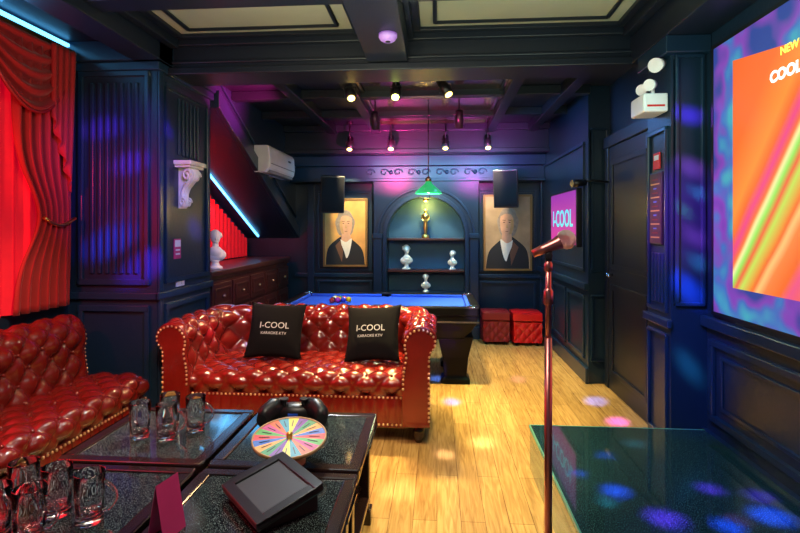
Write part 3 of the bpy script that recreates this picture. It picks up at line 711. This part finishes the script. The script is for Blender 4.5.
# ---------------------------------------------------------------- screens
def screen_mat():
    m = bpy.data.materials.new('projected_stage_image'); m.use_nodes = True; nt = m.node_tree; b = nt.nodes['Principled BSDF']; L = nt.links.new
    g = nt.nodes.new('ShaderNodeNewGeometry'); sp = nt.nodes.new('ShaderNodeSeparateXYZ'); L(g.outputs['Position'], sp.inputs[0])
    nz = nt.nodes.new('ShaderNodeTexNoise'); nz.inputs['Scale'].default_value = 2.2; L(g.outputs['Position'], nz.inputs['Vector'])
    def mth(op, a, bb=None, c=None):
        n = nt.nodes.new('ShaderNodeMath'); n.operation = op
        for i, q in enumerate((a, bb, c)):
            if q is None: continue
            if isinstance(q, (int, float)): n.inputs[i].default_value = q
            else: L(q, n.inputs[i])
        return n.outputs[0]
    def mixc(f, a, bcol):
        mx = nt.nodes.new('ShaderNodeMix'); mx.data_type = 'RGBA'; L(f, mx.inputs[0])
        for i, q in ((6, a), (7, bcol)):
            if isinstance(q, tuple): mx.inputs[i].default_value = (*q, 1)
            else: L(q, mx.inputs[i])
        return mx.outputs[2]
    def ramp(x, st):
        r = nt.nodes.new('ShaderNodeValToRGB'); cr = r.color_ramp
        cr.elements[0].position = st[0][0]; cr.elements[0].color = (*st[0][1], 1); cr.elements[1].position = st[-1][0]; cr.elements[1].color = (*st[-1][1], 1)
        for p, c in st[1:-1]: e = cr.elements.new(p); e.color = (*c, 1)
        L(x, r.inputs[0]); return r.outputs[0]
    Y, Z = sp.outputs['Y'], sp.outputs['Z']
    q = mth('MULTIPLY_ADD', Y, 1.37, Z); q = mth('MULTIPLY_ADD', nz.outputs['Fac'], .06, q)
    def at(x): return (x-2.6)/3.8
    O = (1, .16, .015)
    rays = ramp(mth('DIVIDE', mth('SUBTRACT', q, 2.6), 3.8), [(at(a), c) for a, c in [(2.7, O), (3.5, (.9, .06, .1)), (4.10, O), (4.28, (.9, .10, .25)), (4.36, O), (4.50, (1, .25, .05)), (4.57, (1, .6, .2)), (4.62, O), (4.74, (.6, .8, .1)), (4.80, (.95, .1, .04)), (4.86, (.3, .85, .1)), (4.91, (1, .95, .4)), (4.95, O), (5.02, (.9, .06, .25)), (5.10, O), (5.2, (1, .30, .03)), (5.5, O), (6.3, (.95, .12, .015))]])
    n2 = nt.nodes.new('ShaderNodeTexNoise'); n2.inputs['Scale'].default_value = 3.5; L(g.outputs['Position'], n2.inputs['Vector'])
    blue = ramp(n2.outputs['Fac'], [(.38, (.02, .05, .30)), (.48, (.22, .05, .45)), (.54, (.05, .15, .5)), (.64, (.05, .40, .5))])
    f1 = mth('GREATER_THAN', Y, 2.71); f2 = mth('LESS_THAN', Z, 1.09)
    f3 = mth('GREATER_THAN', mth('MULTIPLY_ADD', Y, -.15, Z), 1.86)
    col = mixc(mth('MAXIMUM', mth('MAXIMUM', f1, f2), f3), rays, blue)
    b.inputs['Base Color'].default_value = (.02, .02, .02, 1); b.inputs['Roughness'].default_value = .5
    L(col, b.inputs['Emission Color']); b.inputs['Emission Strength'].default_value = 1.0
    return m
E = empty('projection_screen', (1.54, 1.85, .94), 'large wall screen showing glowing orange and pink light-ray graphics', 'screen')
MB().box(-.012, .0, -1.04, 1.04, 0, 1.45).obj('screen_image', screen_mat(), E)
MB().frame('x', .008, -1, -1.06, 1.06, -.02, 1.47, .02, .022).obj('screen_frame', 'black', E)
text('NEW', .05, 'txty', E, (-.014, .44, 1.245), (pi/2, 0, -pi/2), bold=.001)
text('COOL M', .07, 'txts', E, (-.014, .43, 1.145), (pi/2, 0, -pi/2), bold=.003)

M['tv'] = bpy.data.materials.new('magenta_gradient_display'); M['tv'].use_nodes = True
nt = M['tv'].node_tree; b = nt.nodes['Principled BSDF']; tc = nt.nodes.new('ShaderNodeTexCoord'); sp = nt.nodes.new('ShaderNodeSeparateXYZ'); r = nt.nodes.new('ShaderNodeValToRGB')
r.color_ramp.elements[0].color = (.75, .04, .35, 1); r.color_ramp.elements[1].color = (.35, .02, .45, 1)
nt.links.new(tc.outputs['Generated'], sp.inputs[0]); nt.links.new(sp.outputs['Z'], r.inputs[0]); nt.links.new(r.outputs[0], b.inputs['Emission Color']); b.inputs['Emission Strength'].default_value = .95
b.inputs['Base Color'].default_value = (.02, .02, .02, 1)
E = empty('television', (1.335, 5.32, 1.22), 'wall television glowing magenta with teal lettering', 'television')
MB().box(-.03, .02, -.52, .52, 0, .56).obj('casing', 'black', E, bevel=.005)
MB().box(-.034, -.03, -.50, .50, .02, .54).obj('display', 'tv', E)
text('I-COOL', .24, 'txtt', E, (-.036, 0, .27), (pi/2, 0, -pi/2), bold=.004)

# ---------------------------------------------------------------- left side furnishings
E = empty('window_curtain', (-2.570, 2.5, .875), 'red velvet drapes with swagged valance over sheers with painted-in backlight', 'curtain')
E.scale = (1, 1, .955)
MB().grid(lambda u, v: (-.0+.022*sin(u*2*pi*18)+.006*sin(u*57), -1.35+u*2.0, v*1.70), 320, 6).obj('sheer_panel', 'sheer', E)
def drape(u, v):
    pin = 1-.38*math.exp(-((v-.36)/.16)**2); w_ = .46*pin
    return (.05+.03*sin(u*2*pi*6+.6*sin(v*5))*(.6+.4*v), .76-w_*(1-u), v*1.75)
MB().grid(drape, 110, 40).obj('drape', 'redc', E, solid=.006)
MB().tube([(.09, .76-.27*t, .62-.05*sin(pi*t)) for t in [i/8 for i in range(9)]], .012, 8).obj('tieback', 'gold', E)
def swag(y0, y1, dep):
    def f(u, v):
        sag = sin(pi*u)**.8; z = 1.80-.06*v-dep*v*sag-.10*sag*v
        return (.075+.025*sin(v*2*pi*4.5)*(.25+.75*sag)+.03*sag*v, y0+(y1-y0)*u, z)
    return f
for i, (a, b) in enumerate(((-1.3, -.55), (-.62, .12), (.02, .76))):
    MB().grid(swag(a, b, .34), 36, 60).obj('valance_swag', 'redc', E, solid=.006)
    f = swag(a, b, .34)
    MB().tube([(f(t/24, 1)[0]+.01, f(t/24, 1)[1], f(t/24, 1)[2]) for t in range(25)], .012, 6).obj('fringe', 'maroon', E)
def tail(u, v):
    l = .50+.50*(u); return (.10+.018*sin(u*2*pi*4), .54+u*.22*(1-.2*v), 1.80-l*v)
MB().grid(tail, 50, 16).obj('valance_tail', 'redc', E, solid=.006)
MB().cyl((.06, -1.4, 1.82), (.06, .78, 1.82), .016).obj('curtain_rod', 'gold', E)
# alcove curtain
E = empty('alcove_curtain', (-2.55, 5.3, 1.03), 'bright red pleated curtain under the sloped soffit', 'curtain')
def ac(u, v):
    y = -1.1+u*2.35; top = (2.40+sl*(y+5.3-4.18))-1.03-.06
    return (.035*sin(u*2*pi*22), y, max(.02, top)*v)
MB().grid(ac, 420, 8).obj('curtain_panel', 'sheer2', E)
# low cabinet
E = empty('low_cabinet', (-2.2, 5.2, 0), 'low reddish dark wood panelled cabinet under alcove curtain', 'cabinet')
MB().box(-.30, .22, -1.0, 1.30, 0, .94).obj('cabinet_body', 'redwood', E, bevel=.006)
MB().box(-.31, .26, -1.01, 1.32, .97, 1.02).box(-.30, .24, -1.0, 1.31, .94, .97).obj('cabinet_top', 'redwood', E, bevel=.008)
for i in range(5):
    y = -.96+i*.455
    MB().box(.22, .242, y, y+.42, .08, .62).frame('x', .242, 1, y+.05, y+.37, .13, .57, .03, .012).obj('cabinet_door', 'redwood', E, bevel=.004)
    MB().box(.22, .242, y, y+.42, .66, .90).frame('x', .242, 1, y+.04, y+.38, .70, .86, .02, .01).obj('drawer', 'redwood', E, bevel=.004)
    MB().sph((.26, y+.21, .78), .014, 10, 6).obj('drawer_knob', 'brass', E)
# AC unit
E = empty('air_conditioner', (-1.92, 5.58, 1.99), 'white split air conditioner mounted on the sloped wall', 'air conditioner')
pr = [(0, 0), (.13, 0), (.17, .05), (.18, .12), (.17, .25), (.15, .285), (0, .285)]
MB().prism([(a, b) for a, b in pr], 'y', -.46, .46).obj('housing', 'white', E, bevel=.012)
MB().box(.08, .16, -.41, .41, -.004, .03).obj('air_louvre', pm('grey_louvre', (.25, .26, .28), .5), E, rot=(0, 0, 0))
MB().box(.172, .184, -.42, .42, .09, .096).obj('panel_seam', pm('seam_grey', (.2, .2, .22), .5), E)
MB().box(.165, .182, .20, .28, .18, .20).obj('status_display', 'black', E)

# corbel
E = empty('wall_corbel', (-1.95, 3.70, 1.55), 'ornate white plaster scroll corbel mounted on navy column', 'corbel')
E.scale = (.6, .85, .92)
cp = catmull([(.02, 0), (.05, .03), (.045, .08), (.03, .12), (.06, .17), (.12, .21), (.17, .25), (.18, .30), (.15, .33)], 6)
def cb_(u, v):
    i = v*(len(cp)-1); k = min(int(i), len(cp)-2); t = i-k; x = cp[k][0]+(cp[k+1][0]-cp[k][0])*t; z = cp[k][1]+(cp[k+1][1]-cp[k][1])*t
    a = (u-.5)*2; return (x*(1-.3*a*a)+.03*abs(sin(a*2.5*pi))*(.3+v), a*(.05+.05*v), z)
mb = MB().grid(cb_, 40, 48)
mb.prism([(0, 0)]+[(p[0]*.75, p[1]) for p in cp]+[(0, .33)], 'y', -.06, .06)
for sy in (-1, 1):
    mb.tube([(.13+.055*cos(t)*(1-t/11), sy*.095, .27+.05*sin(t)*(1-t/11)) for t in [k*.45 for k in range(20)]], .013, 6)
    mb.tube([(.05+.04*cos(t)*(1-t/11), sy*.06, .05+.04*sin(t)*(1-t/11)) for t in [k*.45 for k in range(20)]], .011, 6)
mb.obj('scroll', 'ivory', E)
MB().box(0, .20, -.13, .13, .33, .35).box(0, .225, -.15, .15, .35, .385).obj('cap_slab', 'ivory', E, bevel=.005)
E = empty('notice_plate', (-1.945, 3.62, 1.17), 'small pink and white notice plate on navy column', 'sign')
MB().box(-.004, .004, -.05, .05, 0, .15).obj('plate', 'pink', E, bevel=.003)
MB().box(.004, .006, -.04, .04, .09, .14).obj('printed_panel', 'white', E)
for z in (.03, .06): MB().box(.004, .006, -.03, .03, z, z+.012).obj('printed_line', 'white', E)
E = empty('wall_switch', (-1.945, 3.66, .96), 'white double rocker switch plate on navy column', 'switch')
MB().box(-.004, .006, -.06, .06, 0, .075).obj('switch_plate', 'white', E, bevel=.003)
for y in (-.028, .028): MB().box(.006, .010, y-.02, y+.02, .015, .06).obj('rocker', 'ivory', E, bevel=.002)

# right column items
E = empty('emergency_light', (1.345, 3.12, 2.08), 'white emergency lighting box with twin lamp heads', 'emergency light')
MB().box(-.14, 0, -.10, .10, 0, .11).obj('housing', 'white', E, bevel=.01)
for y in (-.055, .055):
    MB().cyl((-.07, y, .10), (-.07, y, .15), .010).obj('lamp_neck', 'white', E)
    MB().cyl((-.07, y, .17), (-.105, y-.03, .16), .028, .034, 20).obj('lamp_head', 'white', E)
MB().box(-.12, -.02, -.101, -.1, .03, .042).obj('indicator_strip', 'redsign', E)
o = MB().cyl((1.33, 3.08, 2.38), (1.27, 3.02, 2.35), .03, .042, 20).cyl((1.345, 3.10, 2.39), (1.30, 3.05, 2.365), .015).obj('camera_dome', 'white'); tag(o, 'small round white surveillance camera under the beam', 'camera')
E = empty('song_poster', (1.346, 3.17, 1.30), 'narrow dark framed notice with glowing multicoloured print', 'poster')
MB().box(-.012, 0, -.085, .085, 0, .44).obj('poster_frame', 'black', E, bevel=.003)
MB().box(-.014, -.012, -.075, .075, .01, .43).obj('poster_sheet', pm('mottled_poster_print', (.03, .015, .02), .6, scale=40, var=1, emis=(.4, .12, .04), es=.05), E)
for i in range(14): MB().box(-.0155, -.014, -.06+.02*((i*7) % 3), .06-.02*(i % 3), .04+i*.027, .048+i*.027).obj('printed_line', ['txtd', 'redprint', 'txtb'][i % 3], E)
E = empty('fire_notice', (1.346, 3.17, 1.76), 'small red and white safety sign on column', 'sign')
MB().box(-.006, 0, -.045, .045, 0, .10).obj('sign_plate', 'redsign', E); MB().box(-.008, -.006, -.03, .03, .055, .085).obj('sign_symbol', 'white', E)
E = empty('exit_sign', (1.55, 3.42, 1.93), 'small dim blue exit sign beside the doorway', 'sign')
MB().box(-.17, 0, -.01, .01, 0, .09).obj('sign_box', pm('dim_blue_box', (.03, .06, .14), .4, emis=(.1, .2, .5), es=.12), E, bevel=.004)
text('EXIT', .06, 'txtb', E, (-.10, -.012, .045))

# ceiling devices
E = empty('smoke_detector', (-.29, 2.95, 2.505), 'round smoke detector glowing violet under ceiling beam', 'smoke detector')
MB().lathe([(0, .045), (.055, .045), (.055, .025), (.045, .01), (.03, .0), (0, 0)], n=28).obj('detector_body', 'violet', E)
MB().lathe([(0, -.003), (.015, -.003), (.016, .001)], n=14).obj('sensor_eye', 'black', E)
def spot_fix(loc, tx, ty, mat, top, label):
    E = empty('track_spotlight', loc, label, 'spotlight', group='ceiling track spotlights')
    MB().cyl((0, 0, .04), (0, 0, top-loc[2]), .008).lathe([(0, top-loc[2]), (.04, top-loc[2]), (.04, top-loc[2]-.02), (0, top-loc[2]-.02)], n=16).obj('stem', 'black', E)
    MB().box(-.05, -.044, -.015, .015, -.03, .05).box(.044, .05, -.015, .015, -.03, .05).box(-.05, .05, -.015, .015, .044, .05).obj('yoke', 'black', E)
    d_ = Vector((tx, ty, -1)).normalized()
    MB().cyl(-d_*.11, d_*.06, .036, .044, 20).obj('lamp_housing', 'black', E)
    MB().cyl(d_*.058, d_*.064, .03, .03, 20).obj('lamp_face', mat, E)
spot_fix((-.72, 4.12, 2.52), .3, -.7, 'lampw', 2.68, 'black track spotlight with warm glowing face')
spot_fix((-.34, 4.12, 2.52), 0, -.8, 'lampg', 2.68, 'black track spotlight with bright yellow-green face')
spot_fix((.07, 4.12, 2.54), .5, -.45, 'lampw', 2.68, 'black track spotlight with warm glowing face')
for x in (-1.05, -.55, 0.1, .60): spot_fix((x, 5.98, 2.40), 0, -.5, 'lampw', 2.68, 'small black rear spotlight with warm glowing face')
for x in (-.62, .22): spot_fix((x, 5.0, 2.46), 0, .6, 'black', 2.68, 'small unlit black ceiling spotlight')
E = empty('bracket_lamp', (1.36, 4.5, 1.80), 'small black wall bracket projector near doorway', 'lamp')
MB().tube([(.18, 0, 0), (.0, 0, .02), (-.10, 0, 0)], .01).obj('arm', 'black', E); MB().cyl((-.06, 0, .0), (-.18, -.02, -.01), .03, .038, 18).obj('lamp_head', 'black', E)

# ---------------------------------------------------------------- lights
def area(loc, target, col, e, size=1, sy=None):
    l = bpy.data.lights.new('area', 'AREA'); l.color = col; l.energy = e; l.size = size
    if sy: l.shape = 'RECTANGLE'; l.size_y = sy
    o = bpy.data.objects.new('area_light', l); o.location = loc; COL.objects.link(o)
    o.rotation_euler = (Vector(target)-Vector(loc)).to_track_quat('-Z', 'Y').to_euler(); return o
def spot(loc, target, col, e, ang, blend=.3, r=.02):
    l = bpy.data.lights.new('spot', 'SPOT'); l.color = col; l.energy = e; l.spot_size = radians(ang); l.spot_blend = blend; l.shadow_soft_size = r
    o = bpy.data.objects.new('spot_light', l); o.location = loc; COL.objects.link(o)
    o.rotation_euler = (Vector(target)-Vector(loc)).to_track_quat('-Z', 'Y').to_euler(); return o
def point(loc, col, e, r=.05):
    l = bpy.data.lights.new('point', 'POINT'); l.color = col; l.energy = e; l.shadow_soft_size = r
    o = bpy.data.objects.new('point_light', l); o.location = loc; COL.objects.link(o); return o
yel = (1, .78, .31)
area((-.4, 1.2, 2.5), (-.6, 2.9, 0), (1, .84, .66), 34, .9)  # added warm fill from above, no fixture seen
spot((-.34, 4.0, 2.4), (.15, 3.4, 0), yel, 430, 62, .8, .06)
spot((.07, 4.0, 2.42), (.5, 4.4, 0), yel, 430, 62, .8, .06)
spot((.2, 2.2, 2.5), (.1, 2.6, 0), (1, .80, .42), 270, 45, .9, .06)
spot((.8, 5.2, 2.5), (.75, 5.2, 0), (1, .82, .45), 270, 60, .9, .06)
spot((-.72, 4.02, 2.4), (-.8, 3.5, .4), (1, .62, .30), 240, 80, .7, .04)
spot((-.9, 1.9, 2.5), (-.95, 3.5, .5), (1, .74, .48), 200, 50, .8, .05)
spot((-.9, 3.1, 2.5), (-1.1, 1.9, .5), (.9, .97, 1), 170, 60, .8, .05)  # unseen light added to brighten the mugs and table tops
spot((-1.0, 1.6, 2.5), (-2.1, 2.4, .5), (1, .58, .38), 190, 60, .8, .05)
spot((-.5, 4.9, 2.5), (-.5, 4.9, .7), (.8, .9, 1), 150, 55, .8, .05)
spot((-.8, 4.6, 2.4), (-1.95, 5.0, .85), (1, .6, .5), 110, 50, .8, .05)  # light added to lift the low cabinet, without a fitting
area((-.6, 2.3, 1.95), (-.6, 2.9, 2.8), (.95, 1, .65), 13, 1.0)  # added uplight, unseen in mid-air, washing the ceiling coffers
area((.8, 2.3, 1.95), (.7, 2.9, 2.8), (.7, 1, .75), 8, .8)  # second added unseen uplight, for the right-hand coffers
spot((-1.05, 5.9, 2.3), (-1.22, 6.68, 1.4), (1, .78, .40), 120, 50, .6)
spot((.60, 5.9, 2.3), (.93, 6.68, 1.4), (1, .8, .5), 100, 50, .6)
spot((cx, 5.9, 2.3), (cx, 6.68, 1.2), (1, .85, .5), 100, 50, .6)
point((cx, 6.50, 1.69), (1, .66, .12), 12, .03)
point((-.085, 4.95, 1.70), (.9, 1, .6), 9, .04)
area((-2.2, 2.3, 1.7), (-1, 2.6, .8), (1, .015, .03), 10, .8, 1.2)
spot((-2.35, 1.2, 2.0), (-2.58, 2.9, 1.5), (1, .02, .05), 200, 50, 1, .05)  # red side light added so the sheer folds get shading
spot((-2.0, 1.7, 1.2), (-2.5, 3.0, 2.3), (1, .10, .08), 60, 60, 1, .05)
spot((-2.2, 4.6, 1.9), (-2.55, 5.8, 1.3), (1, .03, .05), 90, 70, 1, .05)
spot((-.6, 2.0, 2.5), (-2.25, 3.36, 1.85), (.32, .03, 1), 260, 30, 1)
spot((-.6, 2.0, 2.4), (-1.95, 3.8, 1.0), (.02, .12, 1), 150, 40, 1)
spot((-1.1, 4.2, 2.35), (-1.92, 4.45, 2.6), (1, .02, .2), 480, 60, 1)
spot((-.6, 5.2, 2.0), (-.6, 6.2, 2.55), (1, .03, .3), 420, 80, 1)
spot((.5, 5.0, 2.0), (.6, 6.2, 2.5), (.8, .05, .6), 200, 70, 1)
spot((-.1, 4.4, 1.9), (-.1, 5.2, 2.68), (1, .05, .35), 120, 90, 1)
area((-2.3, 5.3, 1.7), (-2.2, 5.3, 1.0), (.1, .5, 1), 8, .3, 1.6)
area((-2.45, 2.6, 2.6), (-2.0, 2.6, 2.8), (.1, .45, 1), 5, .2, 1.6)
spot((.2, 1.8, 2.3), (1.45, 3.05, 1.45), (.65, .03, 1), 700, 20, 1)
spot((.2, 1.8, 2.3), (1.45, 3.1, .7), (.05, .1, 1), 320, 26, 1)
area((.6, 4.9, 2.4), (1.36, 5.2, 1.2), (.12, .38, 1), 13, .5)
area((0, 5.7, 2.2), (0, 6.7, 1.4), (.12, .58, 1), 26, 1.8, .3)
spot((.4, 1.2, 2.5), (1.55, 2.2, .6), (.08, .25, .8), 80, 60, 1)
area((.9, 2.4, 2.45), (1.0, 2.2, .25), (.3, .9, .8), 7, .4)
D = (.2, 1.8, 2.5)
PU = (.32, .03, 1); BL = (.02, .08, 1); PK = (1, .1, .6); GR = (.1, 1, .4); CY = (.1, .7, 1)
for (t, c_, e_, a_) in [((1.28, 4.15, 0), BL, 9000, 3.4), ((1.30, 3.72, 0), PU, 8000, 3.2), ((.12, 4.05, 0), PU, 8500, 2.8), ((0, 4.66, 0), BL, 9000, 2.4), ((-.2, 2.66, 0), (1, .5, .4), 1000, 6), ((.3, 3.3, 0), (1, .9, .7), 1400, 4), ((.05, 3.1, 0), (1, .8, .8), 1200, 3), ((.75, 4.7, 0), (.6, .3, 1), 1800, 3), ((.35, 5.3, 0), (.8, .5, 1), 1800, 2.4),
    ((.9, 2.05, .25), PU, 3200, 4.4), ((.78, 2.25, .25), BL, 4500, 3.4), ((.71, 2.16, .25), CY, 900, 2.4), ((1.2, 2.3, .25), PU, 2600, 3), ((1.33, 2.1, .25), BL, 6000, 4), ((1.05, 2.75, .25), CY, 600, 3), ((.85, 2.6, .25), BL, 1500, 2.5), ((1.12, 2.02, .25), BL, 5000, 3), ((1.18, 2.06, .25), PK, 900, 2.4), ((1.38, 2.25, .25), PU, 2600, 3), ((.66, 2.4, .25), BL, 2000, 2.2),
    ((1.46, 3.0, 1.75), PK, 2200, 4), ((1.44, 3.0, 1.05), BL, 5500, 4.0), ((1.48, 3.0, 1.35), PK, 2000, 3.2), ((1.45, 3.0, 2.05), PU, 2600, 4), ((1.45, 3.0, .6), CY, 1400, 3), ((1.42, 3.0, 1.5), GR, 1100, 2.2), ((1.5, 3.0, 1.2), CY, 1600, 2.4), ((1.5, 3.0, 1.6), CY, 1500, 2.2),
    ((-2.15, 3.36, 1.85), PU, 2400, 4), ((-2.3, 3.36, 1.30), BL, 3400, 5), ((-2.05, 3.36, 1.12), PU, 3400, 5), ((-2.35, 3.36, 2.1), PU, 2000, 4), ((-1.95, 3.9, 1.4), BL, 2000, 4), ((-2.2, 3.36, 1.5), PK, 900, 2.6), ((-1.95, 3.5, 2.1), PU, 1300, 3), ((.3, 4.5, 0), GR, 400, 3), ((-1.6, 3.5, .7), PK, 900, 3), ((-.1, 3.35, .6), BL, 1200, 2.5)]:
    spot(D, t, c_, e_, a_, 1, .03)
w = bpy.data.worlds.new('world'); S.world = w; w.use_nodes = True
w.node_tree.nodes['Background'].inputs[0].default_value = (.45, .5, .7, 1); w.node_tree.nodes['Background'].inputs[1].default_value = .15

cam = bpy.data.cameras.new('camera'); co = bpy.data.objects.new('camera', cam); COL.objects.link(co)
co.location = (0, 0, 1.4); co.rotation_euler = (pi/2, 0, radians(4.23)); cam.sensor_width = 36; cam.lens = 22.5; cam.shift_y = -.048; cam.clip_start = .05
S.camera = co
